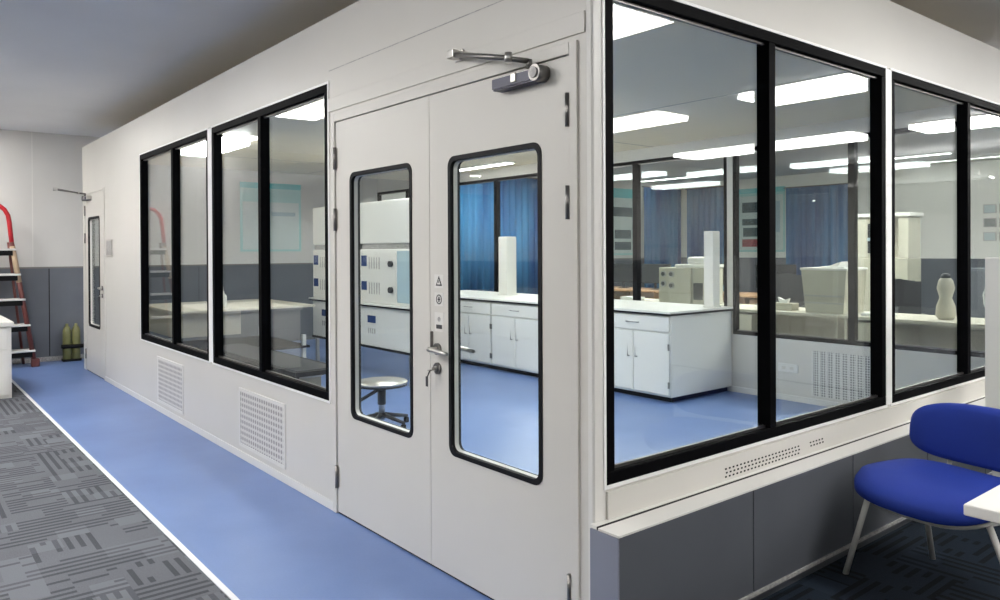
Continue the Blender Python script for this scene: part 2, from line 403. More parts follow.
# ------------------------------------------------------------------ windows (structure: frame + panes)
def window(name, kind, a0, a1, z0, z1, mulls, label, fw_=0.045, dp=0.058):
    """kind 'f' front wall (runs along x), 'r' right wall (runs along y), 'b' back wall"""
    def put(mb, u0, u1, d0, d1, z0_, z1_, m, bev=0.0):
        if kind == 'f': mb.box(u0, u1, d0, d1, z0_, z1_, m, bev)
        elif kind == 'r': mb.box(-d1, -d0, u0, u1, z0_, z1_, m, bev)
        else: mb.box(u0, u1, YB+d0, YB+d1, z0_, z1_, m, bev)
    loc = {'f': ((a0+a1)/2, 0, z0), 'r': (0, (a0+a1)/2, z0), 'b': ((a0+a1)/2, YB, z0)}[kind]
    W = struct_empty(name, loc, label)
    f = MB()
    d0, d1 = -0.005, dp
    put(f, a0, a1, d0, d1, z0, z0+fw_, 'black', 0.003); put(f, a0, a1, d0, d1, z1-fw_, z1, 'black', 0.003)
    put(f, a0, a0+fw_, d0, d1, z0+fw_, z1-fw_, 'black', 0.003); put(f, a1-fw_, a1, d0, d1, z0+fw_, z1-fw_, 'black', 0.003)
    if kind != 'b':
        e = MB(); q = 0.012
        put(e, a0-q, a1+q, -0.007, 0.0, z0-q, z0, 'edge'); put(e, a0-q, a1+q, -0.007, 0.0, z1, z1+q, 'edge')
        put(e, a0-q, a0, -0.007, 0.0, z0, z1, 'edge'); put(e, a1, a1+q, -0.007, 0.0, z0, z1, 'edge')
        if name == 'window_1': put(e, a1+q, a1+0.074, -0.007, 0.0, z0, z1, 'edge')
        if name == 'window_3': put(e, a1+q, a1+0.052, -0.007, 0.0, z0, z1, 'edge')
        e.build('white_edge', W)
    edges = [a0+fw_]
    for m0, m1 in mulls:
        put(f, m0, m1, d0, d1, z0+fw_, z1-fw_, 'black', 0.003); edges += [m0, m1]
    edges.append(a1-fw_)
    f.build('window_frame', W)
    for k in range(0, len(edges), 2):
        g = MB(); put(g, edges[k]-0.004, edges[k+1]+0.004, d1-0.026, d1-0.020, z0+fw_-0.004, z1-fw_+0.004, 'glass')
        g.build('glass_pane', W)
        s_ = MB()
        for q in ((edges[k], edges[k+1], z0+fw_, z0+fw_+0.010), (edges[k], edges[k+1], z1-fw_-0.010, z1-fw_)):
            put(s_, q[0], q[1], d1-0.040, d1-0.027, q[2], q[3], 'dsteel')
        s_.build('glazing_bead', W)
    return W
window('window_1', 'f', -5.935, -3.99, WB, WT_L, [(-4.936, -4.886)], 'far pair of tall panes in the front partition')
window('window_2', 'f', -3.904, -2.008, WB, WT_L, [(-3.015, -2.965)], 'pair of tall panes beside the double door')
window('window_3', 'r', 0.048, 2.19, WB, WT_R, [(1.084, 1.134)], 'large pair of tall panes by the corner')
window('window_4', 'r', 2.254, 4.40, WB, WT_R, [(3.297, 3.347)], 'far pair of tall panes in the right partition')
for k, (a0, a1, mm) in enumerate(((-2.595, -0.20, (-1.43, -1.37)), (-5.075, -2.665, (-3.90, -3.83)), (-7.55, -5.145, (-6.41, -6.34)), (-9.6, -7.62, (-8.7, -8.64)))):
    window('window_%d' % (5+k), 'b', a0, a1, 0.575, 2.42, [mm], None, fw_=0.035)

# ------------------------------------------------------------------ doors
def leaf(D, x0, x1, g, hinge_x, gb):
    """one steel door leaf with a round-cornered vision panel g = (x0,x1,z0,z1)"""
    z0, z1 = 0.010, 2.1145
    f = MB()
    out = []; inn = rrect(g[0], g[1], g[2], g[3], 0.045)
    cx, cz = (g[0]+g[1])/2, (g[2]+g[3])/2
    n = 7
    cs = ((x1, z1), (x0, z1), (x0, z0), (x1, z0))
    # outer outline with the same number of points as the rounded opening
    for q in range(4):
        c = cs[q]; a = inn[q*n]; e = inn[q*n+n-1]
        for k in range(n):
            t = k/(n-1)
            if q % 2 == 0:   # corners 0 and 2 run from the side edge to the top/bottom edge
                out.append((c[0], a[1]+(c[1]-a[1])*min(1, 2*t)) if t <= .5 else (c[0]+(e[0]-c[0])*(2*t-1), c[1]))
            else:
                out.append((a[0]+(c[0]-a[0])*min(1, 2*t), c[1]) if t <= .5 else (c[0], c[1]+(e[1]-c[1])*(2*t-1)))
    f.ring(out, inn, -0.001, 0.042, 'panel')
    L = f.build('door_leaf', D)
    q = MB(); o2 = rrect(g[0]-0.001, g[1]+0.001, g[2]-0.001, g[3]+0.001, 0.045); i2 = rrect(g[0]+gb, g[1]-gb, g[2]+gb, g[3]-gb, 0.035)
    q.ring(o2, i2, -0.005, 0.012, 'rubber'); q.ring(o2, i2, 0.032, 0.046, 'rubber'); q.build('gasket', L)
    q = MB(); i3 = rrect(g[0]+gb+0.002, g[1]-gb-0.002, g[2]+gb+0.002, g[3]-gb-0.002, 0.033)
    q.ring(i2, i3, 0.012, 0.032, 'panel2'); q.build('glazing_spacer', L)
    q = MB(); q.prism(i2, 'y', 0.028, 0.034, 'glass'); q.build('glass_pane', L)
    for hz in (0.20, 1.59, 1.92):
        h = MB(); h.tube([(hinge_x, -0.010, hz-0.06), (hinge_x, -0.010, hz+0.06)], 0.009, 'dsteel', 12)
        h.box(hinge_x-0.016, hinge_x+0.016, -0.004, 0.0, hz-0.055, hz+0.055, 'steel')
        h.build('hinge', L)
    return L
D1 = struct_empty('door_1', (-1.017, 0, 0), 'cream double door with two tall vision panels')
LA = leaf(D1, -1.921, -1.0195, (-1.762, -1.163, 0.545, 1.83), -1.918, 0.019)
LB = leaf(D1, -1.0155, -0.118, (-0.870, -0.270, 0.535, 1.825), -0.122, 0.019)
D2 = struct_empty('door_2', (-7.97, 0, 0), 'far single door with a narrow vision panel')
LC = leaf(D2, -8.458, -7.482, (-8.30, -7.69, 0.545, 1.835), -8.452, 0.026)
# dark threshold gap under the doors
b = MB(); b.box(-1.921, -0.118, 0.004, 0.04, 0.0, 0.008, 'rubber'); b.box(-8.458, -7.482, 0.004, 0.04, 0.0, 0.008, 'rubber')
struct('trim_5', b, 'black threshold seals under the doors')

def lever(L, x, z, dirn, side=-1, key=True):
    h = MB()
    y = 0 if side < 0 else 0.042
    s = side
    h.tube([(x, y, z), (x, y+s*0.012, z)], 0.026, 'dsteel', 20)
    h.tube([(x, y+s*0.008, z), (x, y+s*0.045, z)], 0.011, 'steel', 12)
    h.tube([(x-dirn*0.012, y+s*0.045, z), (x+dirn*0.03, y+s*0.047, z), (x+dirn*0.09, y+s*0.050, z-0.004), (x+dirn*0.135, y+s*0.050, z-0.006)], [0.010, 0.011, 0.010, 0.008], 'steel', 12)
    h.build('door_handle', L)
    if key:
        k = MB()
        k.tube([(x, y, z-0.085), (x, y+s*0.012, z-0.085)], 0.025, 'dsteel', 20)
        k.tube([(x, y+s*0.01, z-0.085), (x, y+s*0.020, z-0.085)], 0.011, 'steel', 14)
        k.build('key_cylinder', L)
        if side < 0:
            k = MB()
            k.box(x-0.002, x+0.002, y+s*0.036, y+s*0.018, z-0.092, z-0.078, 'steel')
            k.lathe([(0.002, -0.003), (0.013, 0), (0.002, 0.003)], 'dsteel', (x, y-0.045, z-0.09), 12)
            k.tube([(x-0.004, y-0.045, z-0.095), (x-0.024, y-0.045, z-0.125)], 0.003, 'dark', 6)
            k.box(x-0.034, x-0.018, y-0.047, y-0.043, z-0.165, z-0.120, 'dark', bev=0.002)
            k.build('hanging_keys', L)
lever(LB, -0.955, 0.985, 1); lever(LB, -0.955, 0.985, 1, side=1)
lever(LC, -7.56, 1.02, 1)
# upright pull stub of the lock plate
b = MB(); b.box(-1.0, -0.994, -0.014, 0, 0.99, 1.06, 'dsteel', bev=0.002); b.build('latch_guard', LB)
# pictograms on the lock stile
def sticker(L, x, z, w, h, draw):
    s = MB(); s.box(x-w/2, x+w/2, -0.0022, -0.001, z-h/2, z+h/2, 'panel2'); draw(s, x, z); s.build('sticker', L)
def tri(s, x, z):
    s.prism([(x-0.024, z-0.02), (x+0.024, z-0.02), (x, z+0.024)], 'y', -0.003, -0.0022, 'dark')
    s.prism([(x-0.013, z-0.014), (x+0.013, z-0.014), (x, z+0.010)], 'y', -0.0038, -0.003, 'panel2')
    s.box(x-0.002, x+0.002, -0.0046, -0.0038, z-0.008, z+0.004, 'dark')
def rnd(s, x, z):
    s.ring(rrect(x-0.022, x+0.022, z-0.022, z+0.022, 0.0219, 5), rrect(x-0.017, x+0.017, z-0.017, z+0.017, 0.0169, 5), -0.003, -0.0022, 'dark')
    s.box(x-0.004, x+0.004, -0.003, -0.0022, z-0.012, z+0.012, 'dark'); s.box(x-0.010, x+0.010, -0.003, -0.0022, z-0.003, z+0.003, 'dark')
def bar(s, x, z):
    s.box(x-0.022, x+0.022, -0.003, -0.0022, z-0.03, z-0.012, 'dark'); s.tube([(x, -0.003, z+0.012), (x, -0.0022, z+0.012)], 0.011, 'label', 14)
sticker(LB, -0.945, 1.285, 0.07, 0.06, tri); sticker(LB, -0.945, 1.205, 0.07, 0.06, rnd); sticker(LB, -0.945, 1.105, 0.07, 0.085, bar)

def closer(L, x0, x1, z, ax, name='door_closer'):
    c = MB()
    # body box hanging on the leaf, rounded end cap at the hinge side
    s = 1 if x1 > x0 else -1
    lo, hi = min(x0, x1), max(x0, x1)
    c.box(lo, hi, -0.052, -0.002, z-0.022, z+0.024, 'steel', bev=0.005)
    c.box(lo+0.004, hi-0.004, -0.049, -0.004, z-0.026, z-0.021, 'navy')
    c.box(lo+0.004, hi-0.04, -0.055, -0.051, z-0.021, z+0.017, 'navy')
    c.tube([(x1-s*0.012, -0.004, z+0.002), (x1-s*0.012, -0.058, z+0.002)], 0.031, 'dsteel', 20)
    c.tube([(x1-s*0.012, -0.058, z+0.002), (x1-s*0.012, -0.064, z+0.002)], 0.02, 'label', 16)
    c.box(x0+s*0.12, x0+s*0.15, -0.060, -0.054, z-0.014, z+0.020, 'steel', bev=0.003)
    # spindle, two-piece arm, shoe on the frame
    jx = x0+s*0.20
    c.tube([(jx, -0.034, z+0.03), (jx, -0.034, z+0.062)], 0.012, 'dsteel', 12)
    ex, ey = ax[0], ax[1]
    c.tube([(jx, -0.034, z+0.056), (jx-s*0.03, -0.11, z+0.060)], [0.011, 0.010], 'dsteel', 8)
    c.tube([(jx-s*0.03, -0.11, z+0.062), (ex, ey, ax[2])], [0.010, 0.013], 'dsteel', 8)
    c.tube([(jx-s*0.03, -0.11, z+0.045), (jx-s*0.03, -0.11, z+0.082)], 0.014, 'steel', 12)
    c.box(ex-0.022, ex+0.022, ey-0.02, ey+0.02, ax[2]-0.018, ax[2]+0.018, 'steel', bev=0.004)
    if ey > -0.05: c.box(ex-0.03, ex+0.03, -0.010, -0.001, ax[2]-0.025, ax[2]+0.025, 'steel', bev=0.004)
    c.build(name, L)
closer(LB, -0.50, -0.235, 2.068, (-0.78, -0.035, 2.245))
closer(LC, -8.1, -8.36, 2.06, (-8.05, -0.38, 2.14))
b = MB(); b.box(-7.36, -7.09, -0.006, 0.001, 1.37, 1.56, 'steel', bev=0.002); b.box(-7.34, -7.11, -0.008, -0.006, 1.39, 1.54, 'label')
setp(b.build('name_plate'), 'small grey metal plate on the cream wall beside the far single door', 'sign')

# ventilation grilles
def grille(x0, x1, z0, z1, y, s, label, m='perf'):
    g = thing('vent_grille', ((x0+x1)/2, y, z0), label, 'vent')
    p = MB(); p.box(x0+0.02, x1-0.02, y+s*0.001, y+s*0.004, z0+0.02, z1-0.02, m); p.build('perforated_plate', g)
    p = MB(); p.ring([(x0, z0), (x1, z0), (x1, z1), (x0, z1)], [(x0+0.022, z0+0.022), (x1-0.022, z0+0.022), (x1-0.022, z1-0.022), (x0+0.022, z1-0.022)], y, y+s*0.008, 'panel2'); p.build('frame', g)
grille(-5.39, -4.64, 0.085, 0.49, 0, -1, 'smaller looking perforated grille low in the front wall, the farther from the double door')
grille(-3.375, -2.605, 0.085, 0.485, 0, -1, 'perforated grille low in the front wall, the nearer to the double door')
g = thing('vent_grille', (-1.5, YB, 0.06), 'grey perforated grille in the white back wall, seen through the corner window', 'vent')
p = MB(); p.box(-1.76, -1.20, YB-0.008, YB-0.001, 0.08, 0.49, 'perfb')
p.build('perforated_plate', g)
p = MB()
for k in range(9): p.box(-1.76+k*0.0675-0.003, -1.76+k*0.0675+0.012, YB-0.014, YB-0.008, 0.08, 0.49, 'panel2')
p.build('rib', g)
b = MB(); b.box(-2.10, -1.90, YB-0.012, YB, 0.265, 0.345, 'white', bev=0.003); b.box(-2.06, -2.02, YB-0.014, YB-0.011, 0.29, 0.32, 'panel'); b.box(-1.98, -1.94, YB-0.014, YB-0.011, 0.29, 0.32, 'panel')
setp(b.build('wall_socket'), 'white double socket on the low back wall beside the grille', 'socket')

# ------------------------------------------------------------------ sill, ledge and grey cladding under the right windows
b = MB()
b.box(0.0, 0.030, -0.028, 4.7, 0.0, 0.478, 'panel2'); b.box(0.0305, 0.0415, -0.028, 4.68, 0.0, 0.4775, 'rubber')
b.box(0.0, 0.012, 0.05, 4.7, 0.478, 0.575, 'panel')
struct('trim_6', b, 'cream sill rail below the right windows')
sv = thing('slot_vent', (0.012, 1.1, 0.49), 'row of small slots pierced in the cream sill below the corner window', 'vent')
for (k0, k1, js) in ((0, 22, (0, 1, 2)), (25, 30, (1, 2))):
    p = MB()
    for k in range(k0, k1):
        yy = 0.74 + k*0.0265
        for j in js: p.box(0.0122, 0.0135, yy+0.006*(j % 2), yy+0.011+0.006*(j % 2), 0.492+j*0.016, 0.4985+j*0.016, 'rubber')
    p.build('slot_row', sv)
LC_ = thing('low_cladding', (0.09, 2.3, 0), 'long grey panelled casing with a cream top below the right windows', 'casing')
p = MB(); p.box(0.006, 0.134, -0.036, -0.0285, 0.0, 0.468, 'cladend', bev=0.001); p.build('end_panel', LC_)
ys = [-0.030, 0.752, 1.565, 2.38, 3.20, 4.02, 4.68]
for k in range(6):
    p = MB(); p.box(0.040, 0.134, ys[k]+0.003, ys[k+1]-0.003, 0.065, 0.4685, 'cabgrey', bev=0.002); p.build('panel', LC_)
p = MB(); p.box(0.042, 0.137, -0.034, 4.68, 0.469, 0.477, 'panel2', bev=0.001); p.build('top', LC_)
p = MB(); p.box(0.042, 0.110, -0.028, 4.68, 0.0, 0.064, 'cabgrey'); p.box(0.110, 0.140, -0.028, 4.68, 0.050, 0.064, 'label'); p.build('plinth', LC_)

# ------------------------------------------------------------------ lamps
def ceiling_lamp(name, cx, cy, w, d, z, m, label, cat, group, drop=0.075):
    t = thing(name, (cx, cy, z), label, cat, group)
    p = MB(); p.box(cx-w/2, cx+w/2, cy-d/2, cy+d/2, z-drop, z-min(0.018, drop*0.4), m); p.build('diffuser', t)
    p = MB()
    for q in ((cx-w/2-0.02, cx+w/2+0.02, cy-d/2-0.02, cy-d/2), (cx-w/2-0.02, cx+w/2+0.02, cy+d/2, cy+d/2+0.02), (cx-w/2-0.02, cx-w/2, cy-d/2, cy+d/2), (cx+w/2, cx+w/2+0.02, cy-d/2, cy+d/2)):
        p.box(q[0], q[1], q[2], q[3], z-0.018, z, 'white')
    p.build('frame', t); return t
gl = 'office ceiling light panels reflected in the glass'
lbl = 'rectangular white light panel in the office ceiling, seen only as a reflection in the glass'
for (cx, cy, w, d) in ((1.85, 1.82, 1.2, 0.6), (1.87, 5.0, 1.2, 0.62), (1.65, 8.35, 1.2, 0.62), (4.3, 5.05, 1.5, 0.55), (4.4, 8.3, 2.9, 0.62), (4.3, 1.8, 1.2, 0.6),
                       (-5.85, -1.66, 1.25, 0.6), (-8.75, -1.75, 1.25, 0.5), (-1.9, -2.2, 1.2, 0.6), (-5.85, -4.4, 1.2, 0.6), (-1.9, -4.4, 1.2, 0.6), (1.9, -3.6, 1.2, 0.6), (4.6, -2.0, 1.2, 0.6)):
    ceiling_lamp('ceiling_light', cx, cy, w, d, ZC, 'lamp', lbl, 'ceiling light', gl, 0.03 if cx < -5 and cy > -2 else 0.075)
def pendant(cx, cy, w, z=2.46):  # unseen hanging troughs, added only to brighten the ceilings
    t = thing('added_uplight', (cx, cy, z), 'white trough added outside the picture to brighten the office ceilings', 'lamp', 'added uplights for the office ceilings')
    p = MB(); p.box(cx-w/2, cx+w/2, cy-0.10, cy+0.10, z, z+0.01, 'white'); p.box(cx-w/2, cx+w/2, cy-0.11, cy-0.10, z, z+0.06, 'white'); p.box(cx-w/2, cx+w/2, cy+0.10, cy+0.11, z, z+0.06, 'white'); p.build('trough', t)
    p = MB(); p.box(cx-w/2+0.01, cx+w/2-0.01, cy-0.09, cy+0.09, z+0.0105, z+0.03, 'lampfill'); p.build('diffuser', t)
    for s_ in (-1, 1):
        p = MB(); p.tube([(cx+s_*w*0.42, cy, z+0.03), (cx+s_*w*0.42, cy, ZC)], 0.004, 'steel', 6); p.build('cable', t)
for q in ((-7.6, -4.6, 1.6), (-4.6, -4.6, 1.6), (-1.4, -4.6, 1.6), (5.6, 0.2, 1.6), (5.6, 3.4, 1.6), (0.5, 10.6, 2.2), (0.7, 8.2, 2.2), (3.4, 11.0, 2.2)): pendant(*q)
gl2 = 'ceiling lights of the far office'
for (cx, cy, w, d, m, dr) in ((-4.4, 11.55, 2.5, 0.12, 'lampthin', 0.025), (-8.75, 11.45, 1.5, 0.12, 'lampthin', 0.025), (-3.6, 12.7, 1.7, 0.07, 'lampthin', 0.02), (-1.3, 11.5, 2.0, 0.12, 'lampthin', 0.025),
                       (-7.6, 6.7, 2.2, 0.6, 'lamp', 0.09), (-4.4, 6.9, 2.2, 0.6, 'lamp', 0.09), (-1.2, 6.9, 2.2, 0.6, 'lamp', 0.09), (-6.0, 5.9, 1.4, 0.4, 'lamp', 0.06), (-2.2, 5.9, 1.4, 0.4, 'lamp', 0.06)):  # wide lamps kept out of sight, added to brighten the far office
    ceiling_lamp('strip_light', cx, cy, w, d, ZC, m, 'white ceiling light of the far office', 'ceiling light', gl2, dr)
gl3 = 'ceiling lights inside the glass room'
for (cx, cy, w, d) in ((-2.9, 0.95, 1.2, 0.3), (-2.9, 2.0, 1.2, 0.25), (-4.4, 2.2, 1.2, 0.25), (-5.7, 2.75, 1.2, 0.25), (-6.2, 0.78, 1.2, 0.3)):
    ceiling_lamp('panel_light', cx, cy, w, d, ZL, 'lamplab', 'flat white light panel in the grey ceiling inside the glass room', 'ceiling light', gl3)

ceiling_lamp('strip_light', -6.35, 4.3, 1.5, 0.12, ZL, 'lampthin', 'slim white strip light above the lab bench, seen through the right door panel', 'ceiling light', None, 0.025)

# ------------------------------------------------------------------ furniture of the glass room
def lab_bench(x0, x1, y0, y1, h, label, nbay, front='y0'):
    """run of white base units under a white worktop with a dark edge, doors with paired pulls"""
    t = thing('lab_bench', ((x0+x1)/2, (y0+y1)/2, 0), label, 'cabinet')
    p = MB(); p.box(x0, x1, y0+0.02, y1, 0.055, h-0.04, 'white', bev=0.002); p.build('body', t)
    p = MB(); p.box(x0+0.05, x1-0.05, y0+0.08, y1, 0, 0.055, 'rubber'); p.build('plinth', t)
    p = MB(); p.box(x0-0.015, x1+0.015, y0-0.012, y1, h-0.04, h-0.022, 'rubber'); p.box(x0-0.02, x1+0.02, y0-0.018, y1, h-0.022, h, 'white', bev=0.003); p.build('worktop', t)
    w = (x1-x0)/nbay
    for k in range(nbay):
        a, b_ = x0+k*w, x0+(k+1)*w
        dr = MB(); dr.box(a+0.01, b_-0.01, y0, y0+0.022, h-0.19, h-0.055, 'white', bev=0.003); D = dr.build('drawer', t)
        hd = MB(); hd.tube([((a+b_)/2-0.07, y0, h-0.12), ((a+b_)/2-0.07, y0-0.025, h-0.12), ((a+b_)/2+0.07, y0-0.025, h-0.12), ((a+b_)/2+0.07, y0, h-0.12)], 0.004, 'dsteel', 6); hd.build('handle', D)
        for s, (c0, c1) in enumerate(((a+0.01, (a+b_)/2-0.003), ((a+b_)/2+0.003, b_-0.01))):
            dd = MB(); dd.box(c0, c1, y0, y0+0.022, 0.075, h-0.205, 'white', bev=0.003); D = dd.build('door', t)
            hx = c1-0.045 if s == 0 else c0+0.045
            hd = MB(); hd.tube([(hx, y0, 0.40), (hx, y0-0.028, 0.40), (hx, y0-0.028, 0.52), (hx, y0, 0.52)], 0.005, 'dsteel', 6); hd.build('handle', D)
            hx = c0+0.004 if s == 0 else c1-0.004
            for zz in (0.17, 0.52):
                hd = MB(); hd.box(hx-0.008, hx+0.008, y0-0.006, y0+0.004, zz-0.03, zz+0.03, 'dsteel'); hd.build('hinge', D)
    return t
lab_bench(-7.0, -2.60, 3.69, 4.66, 0.85, 'long white lab bench with doors and dark-edged worktop along the back glass', 5)

b = MB(); b.box(-2.74, -2.63, 4.40, 4.51, 0.851, 1.60, 'white', bev=0.006); b.box(-2.748, -2.622, 4.392, 4.518, 0.851, 0.865, 'white')
o = b.build('service_column'); setp(o, 'upright white service column at the right end of the long lab bench', 'column')
b = MB(); b.box(-5.75, -5.58, 4.22, 4.38, 0.851, 1.595, 'white', bev=0.006); b.box(-5.76, -5.57, 4.21, 4.39, 0.851, 0.865, 'white')
setp(b.build('service_column'), 'upright white service column on the lab bench seen through the right door panel', 'column')

# instrument table with two tall instruments, seen through the left door panel
t = thing('instrument_table', (-5.7, 2.75, 0), 'white instrument table with dark edge on steel legs inside the glass room', 'table')
p = MB(); p.box(-7.2, -4.82, 2.30, 2.72, 0.80, 0.818, 'rubber'); p.box(-7.2, -4.82, 2.29, 2.72, 0.818, 0.835, 'white', bev=0.002); p.build('tabletop', t)
p = MB(); p.box(-7.16, -4.86, 2.33, 2.70, 0.36, 0.80, 'white', bev=0.003); p.box(-7.17, -4.85, 2.32, 2.71, 0.335, 0.36, 'rubber'); C1 = p.build('cupboard', t)
for xx in (-6.9, -5.75): 
    p = MB(); p.box(xx, xx+0.17, 2.322, 2.33, 0.62, 0.70, 'dblue'); 
    for k in range(4): p.box(xx+0.01+k*0.045, xx+0.025+k*0.045, 2.324, 2.33, 0.50, 0.56, 'label')
    p.build('control_panel', C1)
for xx in (-7.1, -4.9):
    for yy in (2.36, 2.66):
        p = MB(); p.box(xx-0.02, xx+0.02, yy-0.02, yy+0.02, 0, 0.336, 'steel', bev=0.003); p.build('leg', t)
def instrument(x0, x1, label):
    t = thing('lab_instrument', ((x0+x1)/2, 2.7, 0.836), label, 'instrument', None)
    p = MB(); p.box(x0, x1, 2.34, 2.68, 0.837, 1.44, 'white', bev=0.012); p.box(x0+0.03, x1-0.30, 2.334, 2.34, 0.88, 1.40, 'panel2'); p.build('housing', t)
    p = MB(); p.box(x0+0.02, x1-0.02, 2.36, 2.66, 1.44, 1.50, 'label'); p.build('vent_band', t)
    p = MB(); p.box(x0, x1, 2.34, 2.68, 1.50, 1.97, 'white', bev=0.012); p.build('upper_cabinet', t)
    p = MB(); p.box(x1-0.28, x1-0.02, 2.326, 2.342, 0.87, 1.42, 'lblue', bev=0.004); p.build('blue_door', t)
    for zz in (1.28, 1.00):
        k_ = MB(); k_.tube([(x1-0.40, 2.334, zz), (x1-0.40, 2.30, zz)], 0.032, 'dark', 16); k_.build('knob', t)
        s = MB()
        for k in range(5): s.box(x0+0.22+k*0.055, x0+0.237+k*0.055, 2.331, 2.335, zz-0.06, zz+0.07, 'label')
        s.build('slot_row', t)
    for (a, c) in ((1.25, 1.37), (0.98, 1.08)):
        p = MB(); p.box(x0+0.05, x0+0.17, 2.329, 2.335, a, c, 'dblue'); p.build('display', t)
instrument(-5.95, -4.84, 'tall white instrument with black knobs seen through the left door panel')
instrument(-7.18, -6.0, 'tall white instrument with blue displays at the right edge of the window beside the door')
# stool
t = thing('lab_stool', (-3.55, 1.22, 0), 'round steel lab stool on a five-star base seen through the left door panel', 'stool')
cx, cy = -3.55, 1.22
p = MB(); p.lathe([(0.02, 0.345), (0.20, 0.345), (0.208, 0.353), (0.21, 0.362), (0.202, 0.370), (0.02, 0.372)], 'steel', (cx, cy, 0), 32); p.build('seat', t)
p = MB(); p.lathe([(0.03, 0.328), (0.206, 0.333), (0.206, 0.344), (0.03, 0.344)], 'dark', (cx, cy, 0), 32); p.build('seat_rim', t)
p = MB(); p.tube([(cx, cy, 0.06), (cx, cy, 0.335)], 0.025, 'steel', 14); p.lathe([(0.02, 0.18), (0.034, 0.18), (0.034, 0.31), (0.02, 0.31)], 'dark', (cx, cy, 0), 16); p.build('column', t)
p = MB(); p.tube([(cx, cy, 0.315), (cx-0.12, cy-0.15, 0.20)], 0.014, 'dark', 8); p.build('height_lever', t)
for k in range(5):
    a = k*2*PI/5+0.3; p = MB(); p.tube([(cx, cy, 0.10), (cx+0.24*math.cos(a), cy+0.24*math.sin(a), 0.055)], [0.02, 0.013], 'dark', 8)
    p.lathe([(0.008, 0.0), (0.022, 0.004), (0.022, 0.04), (0.008, 0.046)], 'rubber', (cx+0.23*math.cos(a), cy+0.23*math.sin(a), 0.0), 12); p.build('leg', t)

# side bench running away from the window
t = thing('side_bench', (-7.2, 1.2, 0), 'white bench with pale worktop across the far end of the glass room', 'table')
p = MB(); p.box(-7.9, -6.40, 0.45, 2.0, 0.775, 0.80, 'beige', bev=0.003); p.build('worktop', t)
p = MB(); p.box(-7.86, -6.60, 0.50, 1.20, 0.50, 0.775, 'beige', bev=0.003); p.build('drawer_case', t)
p = MB(); p.box(-7.86, -6.46, 0.50, 1.96, 0.30, 0.325, 'rubber', bev=0.003); p.build('lower_rail', t)
for yy in (0.52, 1.90):
    for xx in (-7.8, -6.5):
        p = MB(); p.box(xx-0.022, xx+0.022, yy-0.022, yy+0.022, 0, 0.45, 'white', bev=0.003); p.build('leg', t)
t = thing('low_trolley', (-5.2, 1.0, 0), 'low black-edged trolley with cream shelf behind the window beside the double door', 'trolley')
p = MB(); p.box(-6.35, -4.05, 0.70, 1.15, 0.385, 0.425, 'rubber', bev=0.003); p.box(-6.30, -4.10, 0.74, 1.11, 0.425, 0.43, 'dark'); p.build('top_shelf', t)
p = MB(); p.box(-6.35, -4.05, 0.70, 1.15, 0.14, 0.165, 'rubber', bev=0.003); p.build('lower_shelf', t)
for xx in (-6.31, -5.2, -4.09):
    for yy in (0.73, 1.12):
        p = MB(); p.box(xx-0.018, xx+0.018, yy-0.018, yy+0.018, 0.0, 0.385, 'rubber'); p.build('leg', t)
for k, (x0, x1, lb) in enumerate(((-6.20, -5.62, 'cream storage box on the left of the low trolley'), (-5.05, -4.35, 'cream storage box on the right of the low trolley'))):
    t = thing('storage_box', ((x0+x1)/2, 0.92, 0.166), lb, 'box')
    p = MB(); p.box(x0, x1, 0.76, 1.08, 0.167, 0.32, 'cream', bev=0.006); p.build('body', t)
    p = MB(); p.box(x0-0.008, x1+0.008, 0.752, 1.088, 0.32, 0.345, 'panel2', bev=0.004); p.build('lid', t)
t = thing('dispenser_bottle', (-6.55, 0.98, 0.80), 'white pump dispenser bottle standing on the side bench', 'bottle')
p = MB(); p.lathe([(0.04, 0.001), (0.045, 0.01), (0.045, 0.13), (0.02, 0.165), (0.018, 0.19)], 'white', (-6.55, 0.98, 0.80)); p.build('body', t)
p = MB(); p.tube([(-6.55, 0.98, 0.99), (-6.55, 0.98, 1.03), (-6.55, 0.92, 1.04), (-6.55, 0.90, 1.02)], 0.010, 'white', 8); p.build('pump', t)
def poster(name, pts, label, pics, normal):
    """flat board: pts = ((x,y) start, (x,y) end, z0, z1)"""
    (xa, ya), (xb, yb), z0, z1 = pts
    t = thing(name, ((xa+xb)/2, (ya+yb)/2, z0), label, 'poster')
    def q(mb, u0, u1, w0, w1, o0, o1, m):
        x0, x1 = xa+(xb-xa)*u0, xa+(xb-xa)*u1; y0, y1 = ya+(yb-ya)*u0, ya+(yb-ya)*u1
        mb.box(x0+normal[0]*o0, x1+normal[0]*o1, y0+normal[1]*o0, y1+normal[1]*o1, z0+(z1-z0)*w0, z0+(z1-z0)*w1, m)
    p = MB(); q(p, 0, 1, 0, 1, 0.002, 0.012, 'mintedge'); q(p, 0.04, 0.96, 0.03, 0.88, 0.012, 0.014, 'mint'); q(p, 0.0, 1.0, 0.92, 1.0, 0.012, 0.014, 'teal'); p.build('board', t)
    p = MB()
    for (u0, u1, w0, w1, m) in pics: q(p, u0, u1, w0, w1, 0.014, 0.016, m)
    p.build('printed_picture', t)
poster('wall_poster', ((XE, 2.30), (XE, 3.28), 1.42, 2.48), 'teal and pale green wall poster seen through the window beside the door', [(0.04, 0.96, 0.72, 0.88, 'mintedge'), (0.5, 0.9, 0.52, 0.58, 'lblue')], (1, 0))
poster('wall_poster', ((XE, 10.45), (XE, 11.28), 1.30, 2.78), 'teal topped poster with two small dark pictures at the left edge of the corner window', [(0.1, 0.9, 0.58, 0.72, 'pict'), (0.2, 0.85, 0.25, 0.38, 'pict'), (0.2, 0.85, 0.08, 0.20, 'pict'), (0.05, 0.95, 0.86, 0.97, 'teal')], (1, 0))
